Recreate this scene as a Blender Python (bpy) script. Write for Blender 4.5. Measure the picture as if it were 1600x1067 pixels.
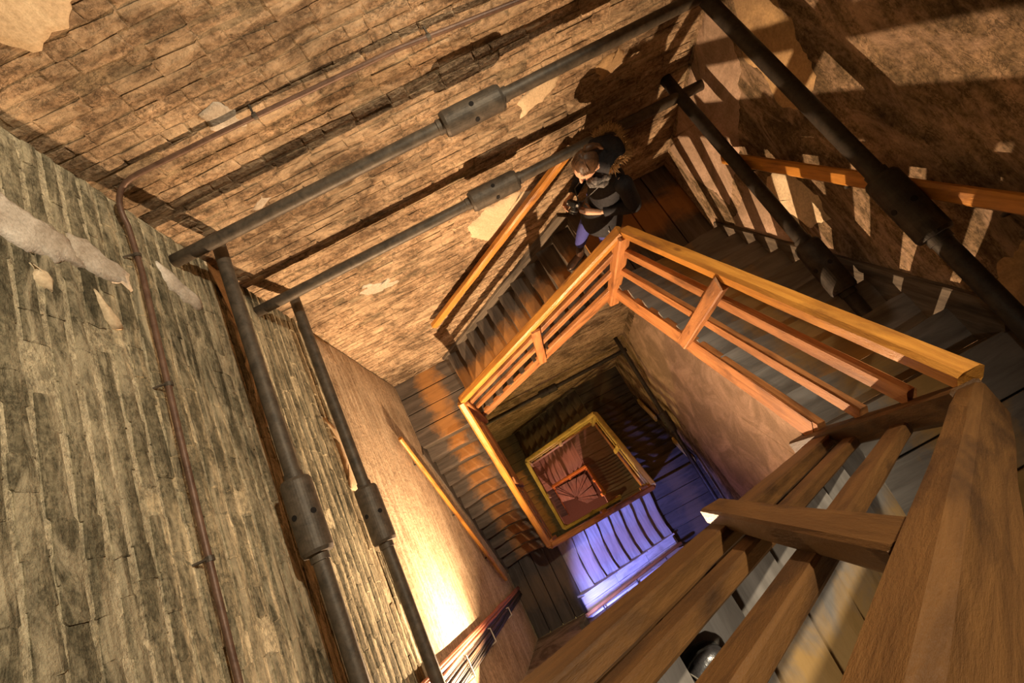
import bpy, bmesh, math, random
from mathutils import Vector, Matrix, noise as mnoise
random.seed(7)
for o in list(bpy.data.objects): bpy.data.objects.remove(o)
scene = bpy.context.scene
COL = scene.collection
V = Vector

# ------------------------------------------------------------------ camera
cam_d = bpy.data.cameras.new('camera'); cam = bpy.data.objects.new('camera', cam_d); COL.objects.link(cam)
RT, UP, FW = V((0.88516, -0.44722, -0.12837)), V((0.46391, 0.82707, 0.31739)), V((0.03577, 0.34050, -0.93957))
cam.matrix_world = Matrix(((RT.x, UP.x, -FW.x, 0), (RT.y, UP.y, -FW.y, 0), (RT.z, UP.z, -FW.z, 0), (0, 0, 0, 1)))
cam_d.sensor_width = 36; cam_d.lens = 778.62 / 1600 * 36; cam_d.clip_start = 0.03; cam_d.clip_end = 100
scene.camera = cam
# ------------------------------------------------------------------ world, exposure
w = bpy.data.worlds.new('world'); scene.world = w; w.use_nodes = True
w.node_tree.nodes['Background'].inputs[0].default_value = (0.9, 0.75, 0.6, 1)
w.node_tree.nodes['Background'].inputs[1].default_value = 0.012
scene.view_settings.view_transform = 'Standard'; scene.view_settings.look = 'None'
scene.view_settings.exposure = 0.0; scene.view_settings.gamma = 1; scene.view_settings.use_curve_mapping = False

# ------------------------------------------------------------------ lights (their housings are built further down)
def light(name, typ, loc, energy, col, aim=None, **kw):
    d = bpy.data.lights.new(name, typ); d.energy = energy; d.color = col
    for k, v in kw.items(): setattr(d, k, v)
    o = bpy.data.objects.new(name, d); COL.objects.link(o); o.location = loc
    if aim is not None: o.rotation_euler = V(aim).to_track_quat('-Z', 'Y').to_euler()
    return o
FLOOD = V((-0.96, -1.14, -5.4)); FLOOD_AIM = V((0.30, 0.85, 0.36)).normalized()
light('floodlight_glow', 'AREA', FLOOD + FLOOD_AIM * 0.03, 430, (1.0, 0.67, 0.39), FLOOD_AIM, shape='DISK', size=0.05)
UPL = V((2.2, 1.7, 1.25)); UP_AIM = V((-3.8, -0.95, -3.75)).normalized()
light('upper_lamp_glow', 'SPOT', UPL + UP_AIM.normalized() * .04, 950, (1.0, 0.85, 0.62), UP_AIM, spot_size=math.radians(88), spot_blend=.55, shadow_soft_size=0.07)
SIDEL = V((-0.45, -1.28, 0.9)); SIDE_AIM = V((.80, .35, -2.9)).normalized()
light('side_lamp_glow', 'SPOT', SIDEL + SIDE_AIM * .04, 170, (1.0, 0.86, 0.66), SIDE_AIM, spot_size=math.radians(56), spot_blend=.75, shadow_soft_size=.05)
BLUE = V((-0.6, -1.2, -7.0)); BLUE_AIM = V((1.25, 0.03, -3.1))
light('cool_lamp_glow', 'SPOT', BLUE + V((0, 0, -.06)), 1050, (0.22, 0.25, 1.0), BLUE_AIM, spot_size=math.radians(52), spot_blend=0.6, shadow_soft_size=0.06)
YEL = V((-0.9, -1.25, -11.2))
light('bulkhead_glow', 'POINT', YEL + V((.08, .12, 0)), 190, (1.0, 0.70, 0.25), shadow_soft_size=0.05)
RED = V((0.2, -0.9, -19.3))
light('low_bulkhead_glow', 'POINT', RED + V((0, .12, 0)), 300, (1.0, 0.42, 0.30), shadow_soft_size=0.06)

# ------------------------------------------------------------------ helpers
WM = {}
def tag(o, label=None, cat=None, group=None, kind=None):
    if label: o['label'] = label
    if cat: o['category'] = cat
    if group: o['group'] = group
    if kind: o['kind'] = kind
    return o
def put(o, M, parent=None):
    COL.objects.link(o); WM[o] = M
    if parent is None: o.matrix_basis = M
    else:
        o.parent = parent; o.matrix_basis = WM[parent].inverted() @ M
    return o
def thing(name, label, cat, loc=(0, 0, 0), group=None, kind=None):
    o = bpy.data.objects.new(name, None); o.empty_display_size = .1
    put(o, Matrix.Translation(loc)); return tag(o, label, cat, group, kind)
def mesh(name, vs, fs, mat, smooth=False):
    m = bpy.data.meshes.new(name); m.from_pydata([tuple(v) for v in vs], [], fs); m.materials.append(mat)
    if smooth: m.polygons.foreach_set('use_smooth', [True] * len(m.polygons))
    m.update(); return m
def obj(name, m, M=None, parent=None):
    return put(bpy.data.objects.new(name, m), M if M is not None else Matrix.Identity(4), parent)
def wobj(name, vs, fs, mat, parent=None, smooth=False, base=None):
    """mesh given in world coordinates"""
    b = V(base) if base is not None else (WM[parent].translation if parent else V((0, 0, 0)))
    return obj(name, mesh(name, [V(v) - b for v in vs], fs, mat, smooth), Matrix.Translation(b), parent)
def box_vf(x0, x1, y0, y1, z0, z1):
    vs = [V((x, y, z)) for z in (z0, z1) for y in (y0, y1) for x in (x0, x1)]
    return vs, [(0, 2, 3, 1), (4, 5, 7, 6), (0, 1, 5, 4), (2, 6, 7, 3), (0, 4, 6, 2), (1, 3, 7, 5)]
def merge(parts):
    vs, fs = [], []
    for v, f in parts:
        n = len(vs); vs += list(v); fs += [tuple(i + n for i in q) for q in f]
    return vs, fs
def frame(p0, p1, up=(0, 0, 1)):
    p0, p1 = V(p0), V(p1); x = (p1 - p0).normalized(); y = V(up).cross(x)
    if y.length < 1e-4: y = V((0, 1, 0)).cross(x)
    y.normalize(); z = x.cross(y)
    return Matrix(((x.x, y.x, z.x, p0.x), (x.y, y.y, z.y, p0.y), (x.z, y.z, z.z, p0.z), (0, 0, 0, 1)))
def beam_mesh(name, L, wd, ht, mat, ch=0.012, wob=0.003, seed=0, seg=None):
    """board along local X, chamfered, slightly uneven"""
    rnd = random.Random(seed); a, b = wd / 2, ht / 2; c = min(ch, a * .6, b * .6)
    sec = [(-a + c, -b), (a - c, -b), (a, -b + c), (a, b - c), (a - c, b), (-a + c, b), (-a, b - c), (-a, -b + c)]
    n = seg or max(2, int(L / .16)); vs, fs = [], []
    ph = [rnd.uniform(0, 6.3) for _ in range(8)]
    for i in range(n + 1):
        x = L * i / n
        for j, (y, z) in enumerate(sec):
            k = 1 + wob / .05 * .5 * math.sin(ph[j] + x * (3 + j)) + wob / .05 * rnd.uniform(-.4, .4)
            vs.append(V((x + (rnd.uniform(-.004, .004) if i in (0, n) else 0), y * k, z * k)))
    for i in range(n):
        for j in range(8):
            fs.append((i * 8 + j, i * 8 + (j + 1) % 8, i * 8 + 8 + (j + 1) % 8, i * 8 + 8 + j))
    fs = [tuple(reversed(f)) for f in fs]
    fs.append(tuple(range(8))); fs.append(tuple(reversed(range(n * 8, n * 8 + 8))))
    m = mesh(name, vs, fs, mat)
    bm = bmesh.new(); bm.from_mesh(m); bmesh.ops.recalc_face_normals(bm, faces=bm.faces); bm.to_mesh(m); bm.free()
    return m
SEED = [0]
def beam(name, p0, p1, wd, ht, mat, parent=None, up=(0, 0, 1), ch=.012, wob=.003):
    SEED[0] += 1
    return obj(name, beam_mesh(name, (V(p1) - V(p0)).length, wd, ht, mat, ch, wob, SEED[0]), frame(p0, p1, up), parent)
def tube_vf(path, r, n=10, caps=True):
    path = [V(p) for p in path]; vs, fs = [], []; rs = r if isinstance(r, (list, tuple)) else [r] * len(path)
    prev = None
    for i, p in enumerate(path):
        t = (path[min(i + 1, len(path) - 1)] - path[max(i - 1, 0)]).normalized()
        if prev is None:
            a = t.cross(V((0, 0, 1)));  a = a if a.length > .05 else t.cross(V((1, 0, 0)))
        else: a = prev - t * prev.dot(t)
        a.normalize(); prev = a; b = t.cross(a)
        for k in range(n):
            q = 2 * math.pi * k / n; vs.append(p + (a * math.cos(q) + b * math.sin(q)) * rs[i])
    for i in range(len(path) - 1):
        for k in range(n): fs.append((i * n + k, i * n + (k + 1) % n, (i + 1) * n + (k + 1) % n, (i + 1) * n + k))
    if caps: fs.append(tuple(reversed(range(n)))); fs.append(tuple(range((len(path) - 1) * n, len(path) * n)))
    return vs, fs
def bez(p0, p1, p2, n=8):
    return [V(p0) * (1 - t) ** 2 + V(p1) * 2 * t * (1 - t) + V(p2) * t * t for t in [i / n for i in range(n + 1)]]

# ------------------------------------------------------------------ materials
def newmat(name, rough=.8, spec=.3):
    m = bpy.data.materials.new(name); m.use_nodes = True; nt = m.node_tree
    b = nt.nodes['Principled BSDF']; b.inputs['Roughness'].default_value = rough
    b.inputs['Specular IOR Level'].default_value = spec
    return m, nt, b
def N(nt, t, **kw):
    n = nt.nodes.new(t)
    for k, v in kw.items():
        if k.startswith('i_'): n.inputs[k[2:].replace('_', ' ')].default_value = v
        else: setattr(n, k, v)
    return n
def ramp(nt, src, stops):
    r = nt.nodes.new('ShaderNodeValToRGB'); e = r.color_ramp.elements
    while len(e) < len(stops): e.new(.5)
    for i, (p, c) in enumerate(stops): e[i].position = p; e[i].color = (*c, 1) if len(c) == 3 else c
    nt.links.new(src, r.inputs[0]); return r.outputs[0]
def mixc(nt, fac, a, b, mode='MIX'):
    m = nt.nodes.new('ShaderNodeMix'); m.data_type = 'RGBA'; m.blend_type = mode; m.clamp_factor = True
    for inp, v in ((m.inputs[0], fac), (m.inputs[6], a), (m.inputs[7], b)):
        if isinstance(v, bpy.types.NodeSocket): nt.links.new(v, inp)
        elif isinstance(v, (int, float)): inp.default_value = v
        else: inp.default_value = (*v, 1)
    return m.outputs[2]
def nz(nt, vec, scale, detail=4, rough=.6, dist=0.0, stretch=None, off=None):
    if stretch is not None:
        mp = nt.nodes.new('ShaderNodeMapping'); mp.inputs['Scale'].default_value = stretch
        if off: mp.inputs['Location'].default_value = off
        nt.links.new(vec, mp.inputs[0]); vec = mp.outputs[0]
    n = N(nt, 'ShaderNodeTexNoise'); n.inputs['Scale'].default_value = scale; n.inputs['Detail'].default_value = detail
    n.inputs['Roughness'].default_value = rough; n.inputs['Distortion'].default_value = dist
    nt.links.new(vec, n.inputs['Vector']); return n.outputs['Fac']
def bump(nt, b, h, dist=.01, strength=.6):
    n = nt.nodes.new('ShaderNodeBump'); n.inputs['Distance'].default_value = dist; n.inputs['Strength'].default_value = strength
    nt.links.new(h, n.inputs['Height']); nt.links.new(n.outputs[0], b.inputs['Normal'])
def masonry(name, dark, mid, lite, cream, along, creamamt=.5, rand=True, bd=.006, off=(0, 0, 0)):
    """weathered whitewashed brick; 'along' stretches the stains with the courses"""
    m, nt, b = newmat(name, .92, .12)
    P = nt.nodes.new('ShaderNodeNewGeometry').outputs['Position']
    big = nz(nt, P, 1.1, 5, .62, .6, (1, 1, 1), off)
    mid_n = nz(nt, P, 5.0, 6, .68, .3, along, off)
    fine = nz(nt, P, 34, 5, .7, 0, (1, 1, 1), off)
    c = ramp(nt, mid_n, [(.30, dark), (.47, mid), (.66, lite)])
    c = mixc(nt, ramp(nt, big, [(.36, (1, 1, 1)), (.56, (0, 0, 0))]), c, dark)
    c2 = mixc(nt, .75, c, ramp(nt, fine, [(.32, (.2, .2, .2)), (.62, (1.4, 1.36, 1.3))]), 'MULTIPLY')
    c2 = mixc(nt, .85, c, c2)
    ck = nz(nt, P, 6.5, 4, .7, .5, along, off)
    c2 = mixc(nt, ramp(nt, ck, [(.47, (0, 0, 0)), (.492, (.6,) * 3), (.50, (.6,) * 3), (.52, (0, 0, 0))]), c2, tuple(x * .45 for x in dark))
    pit = nz(nt, P, 17, 4, .7, .4, (1, 1, 1.6), off)
    c2 = mixc(nt, ramp(nt, pit, [(.33, (.8,) * 3), (.44, (0, 0, 0))]), c2, dark)
    wash = nz(nt, P, 2.3, 6, .7, 1.0, along, (off[0] + 5, off[1] + 2, 3))
    wf = ramp(nt, wash, [(.47, (0, 0, 0)), (.62, (creamamt,) * 3)])
    c2 = mixc(nt, wf, c2, cream)
    if rand:
        r = nt.nodes.new('ShaderNodeObjectInfo').outputs['Random']
        c2 = mixc(nt, .2, c2, ramp(nt, r, [(0, (.45, .42, .4)), (1, (1.2, 1.15, 1.1))]), 'MULTIPLY')
    nt.links.new(c2, b.inputs['Base Color'])
    h = N(nt, 'ShaderNodeMath', operation='ADD'); nt.links.new(fine, h.inputs[0]); nt.links.new(pit, h.inputs[1])
    bump(nt, b, h.outputs[0], bd * 2.4, .8); return m
def plaster(name, c0, c1, dark, rough=.9, bd=.003, scale=6.0, grime=.35):
    m, nt, b = newmat(name, rough, .12)
    P = nt.nodes.new('ShaderNodeNewGeometry').outputs['Position']
    a = nz(nt, P, scale, 6, .65, .4); f = nz(nt, P, 60, 4, .7); g = nz(nt, P, 1.6, 6, .7, .8)
    c = mixc(nt, a, c0, c1); c = mixc(nt, ramp(nt, g, [(.5 - grime * .3, (1, 1, 1)), (.5 + .12, (0, 0, 0))]), c, dark)
    c = mixc(nt, .4, c, ramp(nt, f, [(.35, (.5, .48, .45)), (.6, (1.1, 1.1, 1.1))]), 'MULTIPLY')
    nt.links.new(c, b.inputs['Base Color']); h = N(nt, 'ShaderNodeMath', operation='ADD')
    nt.links.new(a, h.inputs[0]); nt.links.new(f, h.inputs[1]); bump(nt, b, h.outputs[0], bd * 2, .8); return m
def wood(name, c0, c1, dark, rough=.5, spec=.4, knots=.5, gs=1.0, bd=.002):
    """grain runs along the object's own X axis"""
    m, nt, b = newmat(name, rough, spec)
    tc = nt.nodes.new('ShaderNodeTexCoord').outputs['Object']; oi = nt.nodes.new('ShaderNodeObjectInfo')
    ad = N(nt, 'ShaderNodeVectorMath', operation='ADD'); sc = N(nt, 'ShaderNodeVectorMath', operation='SCALE'); sc.inputs['Scale'].default_value = 37
    cv = nt.nodes.new('ShaderNodeCombineXYZ')
    for i in range(3): nt.links.new(oi.outputs['Random'], cv.inputs[i])
    nt.links.new(cv.outputs[0], sc.inputs[0]); nt.links.new(tc, ad.inputs[0]); nt.links.new(sc.outputs[0], ad.inputs[1]); P = ad.outputs[0]
    g = nz(nt, P, 1.0 * gs, 6, .65, .8, (2.2, 26, 26)); s = nz(nt, P, 2.4, 5, .6, .3, (.8, 2.5, 2.5)); f = nz(nt, P, 9, 4, .7, 0, (3, 14, 14))
    c = mixc(nt, ramp(nt, g, [(.32, (0, 0, 0)), (.62, (1, 1, 1))]), c0, c1)
    c = mixc(nt, ramp(nt, s, [(.33, (.85,) * 3), (.5, (0, 0, 0))]), c, dark)
    if knots:
        vo = N(nt, 'ShaderNodeTexVoronoi'); mp = N(nt, 'ShaderNodeMapping'); mp.inputs['Scale'].default_value = (1.6, 5, 5)
        nt.links.new(P, mp.inputs[0]); nt.links.new(mp.outputs[0], vo.inputs['Vector']); vo.inputs['Scale'].default_value = 1.3
        c = mixc(nt, ramp(nt, vo.outputs['Distance'], [(.05, (knots,) * 3), (.13, (0, 0, 0))]), c, dark)
    nt.links.new(c, b.inputs['Base Color']); h = N(nt, 'ShaderNodeMath', operation='ADD')
    nt.links.new(g, h.inputs[0]); nt.links.new(f, h.inputs[1]); bump(nt, b, h.outputs[0], bd * 2, .7); return m
def treadmat(name, base, edge, worn, amt=1.0, rough=.6):
    """stair board: grain along local Y, foot-worn patch in the middle of the going"""
    m, nt, b = newmat(name, rough, .35)
    tc = nt.nodes.new('ShaderNodeTexCoord'); P = tc.outputs['Object']; oi = nt.nodes.new('ShaderNodeObjectInfo')
    ad = N(nt, 'ShaderNodeVectorMath', operation='ADD'); sc = N(nt, 'ShaderNodeVectorMath', operation='SCALE'); sc.inputs['Scale'].default_value = 23
    cv = nt.nodes.new('ShaderNodeCombineXYZ')
    for i in range(3): nt.links.new(oi.outputs['Random'], cv.inputs[i])
    nt.links.new(cv.outputs[0], sc.inputs[0]); nt.links.new(P, ad.inputs[0]); nt.links.new(sc.outputs[0], ad.inputs[1]); Q = ad.outputs[0]
    g = nz(nt, Q, 1, 6, .65, .6, (15, 1.6, 15)); s = nz(nt, Q, 3, 5, .7, .5)
    c = mixc(nt, ramp(nt, g, [(.3, (0, 0, 0)), (.65, (1, 1, 1))]), base, edge)
    sx = nt.nodes.new('ShaderNodeSeparateXYZ'); nt.links.new(tc.outputs['Generated'], sx.inputs[0])
    d = N(nt, 'ShaderNodeMath', operation='SUBTRACT'); nt.links.new(sx.outputs['Y'], d.inputs[0]); d.inputs[1].default_value = .52
    ab = N(nt, 'ShaderNodeMath', operation='ABSOLUTE'); nt.links.new(d.outputs[0], ab.inputs[0])
    su = N(nt, 'ShaderNodeMath', operation='MULTIPLY_ADD'); nt.links.new(s, su.inputs[0]); su.inputs[1].default_value = .55; nt.links.new(ab.outputs[0], su.inputs[2])
    c = mixc(nt, ramp(nt, su.outputs[0], [(.36, (amt,) * 3), (.52, (0, 0, 0))]), c, worn)
    g2 = ramp(nt, g, [(.3, (.5, .47, .45)), (.6, (1.1, 1.1, 1.1))]); c = mixc(nt, .45, c, g2, 'MULTIPLY')
    nt.links.new(c, b.inputs['Base Color']); bump(nt, b, g, .004, .6); return m
def metal(name, c0, c1, rough=.6, met=.3):
    m, nt, b = newmat(name, rough, .4); b.inputs['Metallic'].default_value = met
    P = nt.nodes.new('ShaderNodeNewGeometry').outputs['Position']; a = nz(nt, P, 14, 6, .7, .3)
    nt.links.new(ramp(nt, a, [(.35, c0), (.65, c1)]), b.inputs['Base Color']); bump(nt, b, nz(nt, P, 90, 3), .002, .5); return m
def plain(name, c, rough=.7, spec=.3, var=.25, scale=30, bd=.001):
    m, nt, b = newmat(name, rough, spec); P = nt.nodes.new('ShaderNodeTexCoord').outputs['Object']; a = nz(nt, P, scale, 4)
    nt.links.new(ramp(nt, a, [(.3, tuple(x * (1 - var) for x in c)), (.7, tuple(min(1, x * (1 + var)) for x in c))]), b.inputs['Base Color'])
    bump(nt, b, a, bd * 2, .5); return m

M_N = masonry('north_brick', (.12, .082, .052), (.36, .245, .152), (.56, .41, .27), (.68, .51, .33), (1.0, 1, 2.6), .45)
M_NM = masonry('north_mortar', (.10, .075, .05), (.25, .18, .11), (.42, .32, .2), (.55, .43, .28), (1.0, 1, 2.6), .3, False)
M_W = masonry('west_brick', (.085, .078, .052), (.22, .195, .13), (.35, .31, .21), (.62, .54, .37), (1, .8, 3.5), .55, True, .006, (3, 7, 1))
M_WM = masonry('west_mortar', (.24, .21, .14), (.50, .44, .30), (.66, .58, .41), (.72, .63, .44), (1, 1.0, 3.5), .5, False, .008, (3, 7, 1))
M_E = masonry('east_plaster', (.085, .06, .034), (.25, .175, .105), (.45, .31, .20), (.54, .37, .26), (1, .8, 2.4), .5, False, .004, (8, 1, 4))
M_S = plaster('south_plaster', (.36, .27, .19), (.50, .40, .30), (.14, .10, .07))
M_WP = masonry('west_plaster', (.30, .21, .13), (.52, .38, .25), (.64, .49, .33), (.74, .60, .42), (1, .5, 9), .5, False, .003, (2, 2, 2))
M_PC = plaster('cream_plaster', (.86, .72, .50), (.74, .58, .38), (.60, .46, .30), .85, .002, 8, .1)
M_PW = plaster('white_plaster', (.88, .82, .72), (.70, .62, .52), (.45, .38, .30), .85, .004, 9, .2)
M_PP = plaster('pink_plaster', (.62, .44, .33), (.50, .34, .25), (.34, .24, .17), .88, .002, 5, .2)
M_PT = plaster('tan_plaster', (.62, .42, .22), (.52, .34, .17), (.36, .24, .13), .88, .002, 5, .15)
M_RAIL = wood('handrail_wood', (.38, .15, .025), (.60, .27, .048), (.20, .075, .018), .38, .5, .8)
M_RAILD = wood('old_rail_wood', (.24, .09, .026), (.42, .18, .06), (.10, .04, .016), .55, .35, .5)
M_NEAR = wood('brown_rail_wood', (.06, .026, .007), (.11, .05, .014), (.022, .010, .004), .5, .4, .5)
M_RAILY = wood('yellow_lit_rail_wood', (.55, .38, .10), (.75, .56, .2), (.3, .2, .06), .5, .4, .2)  # lighter yellow puts the lamplight on the deep railings into the wood colour
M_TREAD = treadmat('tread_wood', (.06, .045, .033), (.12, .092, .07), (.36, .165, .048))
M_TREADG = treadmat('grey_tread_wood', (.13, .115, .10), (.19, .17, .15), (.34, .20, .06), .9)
M_TREADD = treadmat('dark_unlit_tread_wood', (.035, .028, .022), (.075, .06, .048), (.12, .08, .045), .8)  # darkened tread copy: shade of the unlit lower flights is in the colour
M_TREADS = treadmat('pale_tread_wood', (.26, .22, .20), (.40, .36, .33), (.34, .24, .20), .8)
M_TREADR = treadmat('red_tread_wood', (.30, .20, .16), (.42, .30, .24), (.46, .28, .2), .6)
M_DARKW = wood('dark_old_wood', (.07, .055, .042), (.15, .12, .09), (.035, .028, .022), .75, .25, .3)
M_PANEL = wood('painted_board', (.60, .60, .60), (.78, .78, .76), (.38, .36, .35), .6, .3, .2)
M_ROD = metal('rod_iron', (.05, .041, .031), (.115, .092, .068), .55, .25)
M_RODB = metal('black_iron', (.022, .018, .015), (.055, .045, .036), .55, .3)
M_RUST = metal('rusty_conduit', (.09, .048, .032), (.17, .10, .068), .5, .2)
M_HOLE_SHADE = plain('hole_shade_black', (.012, .01, .009), .9)  # near-black stands in for the shade inside a bored hole
M_CABR = plain('red_cable', (.42, .15, .09), .5); M_CABB = plain('black_cable', (.03, .027, .025), .5); M_CABN = plain('brown_cable', (.10, .06, .04), .5); M_CABW = plain('pale_tie', (.6, .55, .45), .6)
M_HOUS = plain('lamp_housing', (.05, .05, .05), .5)
def glass_emit(name, col, s):
    m, nt, b = newmat(name, .3); b.inputs['Emission Color'].default_value = (*col, 1); b.inputs['Emission Strength'].default_value = s
    b.inputs['Base Color'].default_value = (.8, .8, .8, 1); return m

# ------------------------------------------------------------------ dimensions (metres, camera at the origin)
XW, XE, YN, YS = -1.6, 2.6, 2.75, -1.45
WX0, WX1, WY0, WY1 = -.645, 1.355, -.223, 1.713
ZTOP, ZBOT = 2.4, -24.0
RH = 1.16
# ------------------------------------------------------------------ walls
def slab(name, x0, x1, y0, y1, z0, z1, m, label, cat):
    o = wobj(name, *box_vf(x0, x1, y0, y1, z0, z1), m); return tag(o, label, cat, kind='structure')
T = .35
wallN = slab('wall_north', XW - T, XE + T, YN, YN + T, ZBOT, ZTOP, M_NM, 'tan weathered brick wall with two long iron rods and a thin rusty conduit', 'wall')
wallW = slab('wall_west', XW - T, XW, YS, YN, ZBOT, ZTOP, M_WM, 'grey olive brick wall at left with furrowed courses and white plaster smears', 'wall')
wallE = slab('wall_east', XE, XE + T, YS, YN, ZBOT, ZTOP, M_E, 'brown plastered wall at right behind the black rods', 'wall')
wallS = slab('wall_south', XW - T, XE + T, YS - T, YS, ZBOT, ZTOP, M_S, 'plain plastered wall behind the blue-lit lower stairs', 'wall')
slab('floor', XW - T, XE + T, YS - T, YN + T, ZBOT - .2, ZBOT, plain('ground_floor', (.2, .12, .09), .8), 'dark ground floor at the very bottom of the stairwell', 'floor')
slab('ceiling', XW - T, XE + T, YS - T, YN + T, ZTOP, ZTOP + .2, plain('ceiling_boards', (.3, .24, .18), .9), 'timber ceiling over the stairwell', 'ceiling')

def brick_variant(i, mat):
    """unit brick: x 0..1, z 0..1, front at y=0 (towards -y), 36 triangles"""
    rnd = random.Random(100 + i); vs, fs = [], []; nx, nzv = 4, 3
    xs = [0, .06, .94, 1]; zs = [0, .5, 1]
    for b in range(nzv):
        for a in range(nx):
            e = (a in (0, nx - 1)) or (b in (0, nzv - 1))
            vs.append(V((xs[a] + rnd.uniform(-.03, .03), (.35 if e else 0) + rnd.uniform(-.18, .18), zs[b] + rnd.uniform(-.13, .13))))
    for b in range(nzv - 1):
        for a in range(nx - 1): fs.append((b * nx + a, b * nx + a + 1, b * nx + nx + a + 1, b * nx + nx + a))
    ring = list(range(nx)) + [nx * 2 - 1, nx * 3 - 1] + [nx * 3 - 2, nx * 3 - 3, nx * 2] + [nx]
    n0 = len(vs)
    for r in ring: vs.append(V((vs[r].x, 3.0, vs[r].z)))
    k = len(ring)
    for q in range(k): fs.append((ring[(q + 1) % k], ring[q], n0 + q, n0 + (q + 1) % k))
    return vs, fs
def brick_wall(wall, mat, to_world, u0, u1, z1, z0, course, lens, prot, joint, skip=None, seed=1, vj=.005):
    """to_world(u, d, z): d is depth behind the brick face"""
    rnd = random.Random(seed)
    var = [brick_variant(i + seed * 20, mat) for i in range(8)]
    shared = {}
    places = []; row = 0; z = z1
    while z > z0:
        h = course * rnd.uniform(.93, 1.07); z -= h; jt = joint * rnd.uniform(.6, 1.35); u = u0 - rnd.uniform(0, lens[0]) + .0; k = row
        while u < u1:
            L = lens[k % len(lens)] * rnd.uniform(.9, 1.1); k += 1
            a, b = max(u, u0), min(u + L - vj * rnd.uniform(.2, 1.2), u1)
            if b - a > .05 and not (skip and skip((a + b) / 2, z + h / 2, rnd)):
                places.append((a, b - a, z + jt * rnd.uniform(.3, .5), h - jt * rnd.uniform(.85, 1.1), rnd.uniform(-.004, prot), rnd.randrange(8), rnd.uniform(-.03, .03)))
            u += L
        row += 1
    def vis(pl):
        c = to_world(pl[0] + pl[1] / 2, 0, pl[2]); f = c.dot(FW)
        if f < .2: return 1e9
        px, py = c.dot(RT) / f * 778.6, -c.dot(UP) / f * 778.6
        return f if abs(px) < 830 and abs(py) < 560 else 1e9
    places.sort(key=vis)
    def mat4(pl):
        u, L, zz, h, p, vi, tl = pl
        o = to_world(u, 0, zz); eu = to_world(u + 1, 0, zz) - o; ed = to_world(u, 1, zz) - o
        sc = .012
        o = o - ed * p
        return Matrix(((eu.x * L, ed.x * sc, 0, o.x), (eu.y * L, ed.y * sc, 0, o.y), (tl * h, 0, h, o.z), (0, 0, 0, 1)))
    for i, pl in enumerate(places[:300]):
        key = pl[5]
        if key not in shared: shared[key] = mesh('brick', *var[key], mat)
        bo = bpy.data.objects.new('brick', shared[key]); put(bo, mat4(pl), wall)
    vs, fs = [], []
    for pl in places[300:]:
        M = mat4(pl); n = len(vs); v, f = var[pl[5]]
        vs += [M @ q for q in v]; fs += [tuple(i + n for i in q) for q in f]
    tag(wobj('brick_field', vs, fs, mat, wall), kind='stuff')
    for m_ in list(shared.values()): fix_normals(m_)
def fix_normals(m_):
    bm = bmesh.new(); bm.from_mesh(m_); bmesh.ops.recalc_face_normals(bm, faces=bm.faces); bm.to_mesh(m_); bm.free()
def skipN(u, z, rnd):
    d = math.hypot((u + .75) / .42, (z + 4.30) / .13)
    return d < 1 and rnd.random() < .75 - .3 * d or rnd.random() < .012
brick_wall(wallN, M_N, lambda u, d, z: V((u, YN - .007 + d, z)), XW, XE, .2, -13.2, .083, (.26, .13, .25), .004, .006, skipN, 1)
brick_wall(wallW, M_W, lambda u, d, z: V((XW + .009 - d, u, z)), YS, YN, .2, -4.5, .102, (.15, .22, .14, .19), .003, .034, lambda u, z, r: r.random() < .03, 2, -.022)

# plaster patches: thin uneven coats on the brick
def patch(wall, mat, axis, outline, lift=.02, seed=0, name='plaster_patch', thick=.03):
    """outline: (u,z) polygon on the wall plane; becomes a domed irregular coat"""
    rnd = random.Random(seed); pts = []
    n = len(outline)
    for i in range(n):
        a, b = V(outline[i]), V(outline[(i + 1) % n])
        L = (b - a).length; k = max(2, int(L / .028))
        for q in range(k):
            p = a.lerp(b, q / k); j = mnoise.noise(V((p.x * 9, p.y * 9, seed))) * .035 + mnoise.noise(V((p.x * 31, p.y * 31, seed))) * .018 + rnd.uniform(-.006, .006)
            t = (b - a).normalized(); pts.append(p + V((-t.y, t.x)) * j)
    c = sum(pts, V((0, 0))) / len(pts); rings = [(1.0, -.012), (.97, .6), (.75, .9), (.4, 1.0)]
    vs, fs = [], []; m = len(pts)
    def tw(u, z, h):
        if axis == 'N': return V((u, YN - h, z))
        if axis == 'W': return V((XW + h, u, z))
        if axis == 'E': return V((XE - h, u, z))
        return V((u, YS + h, z))
    for s, hh in rings:
        for p in pts:
            q = c + (p - c) * s; h = (lift * hh if hh > 0 else -.004) + (mnoise.noise(V((q.x * 6, q.y * 6, seed))) * .004 if hh > 0 else 0)
            vs.append(tw(q.x, q.y, h))
    vs.append(tw(c.x, c.y, lift))
    for r in range(len(rings) - 1):
        for i in range(m): fs.append((r * m + i, r * m + (i + 1) % m, (r + 1) * m + (i + 1) % m, (r + 1) * m + i))
    r = len(rings) - 1
    for i in range(m): fs.append((r * m + i, r * m + (i + 1) % m, len(vs) - 1))
    o = wobj(name, vs, fs, mat, wall, True); fix_normals(o.data); return o
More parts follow.
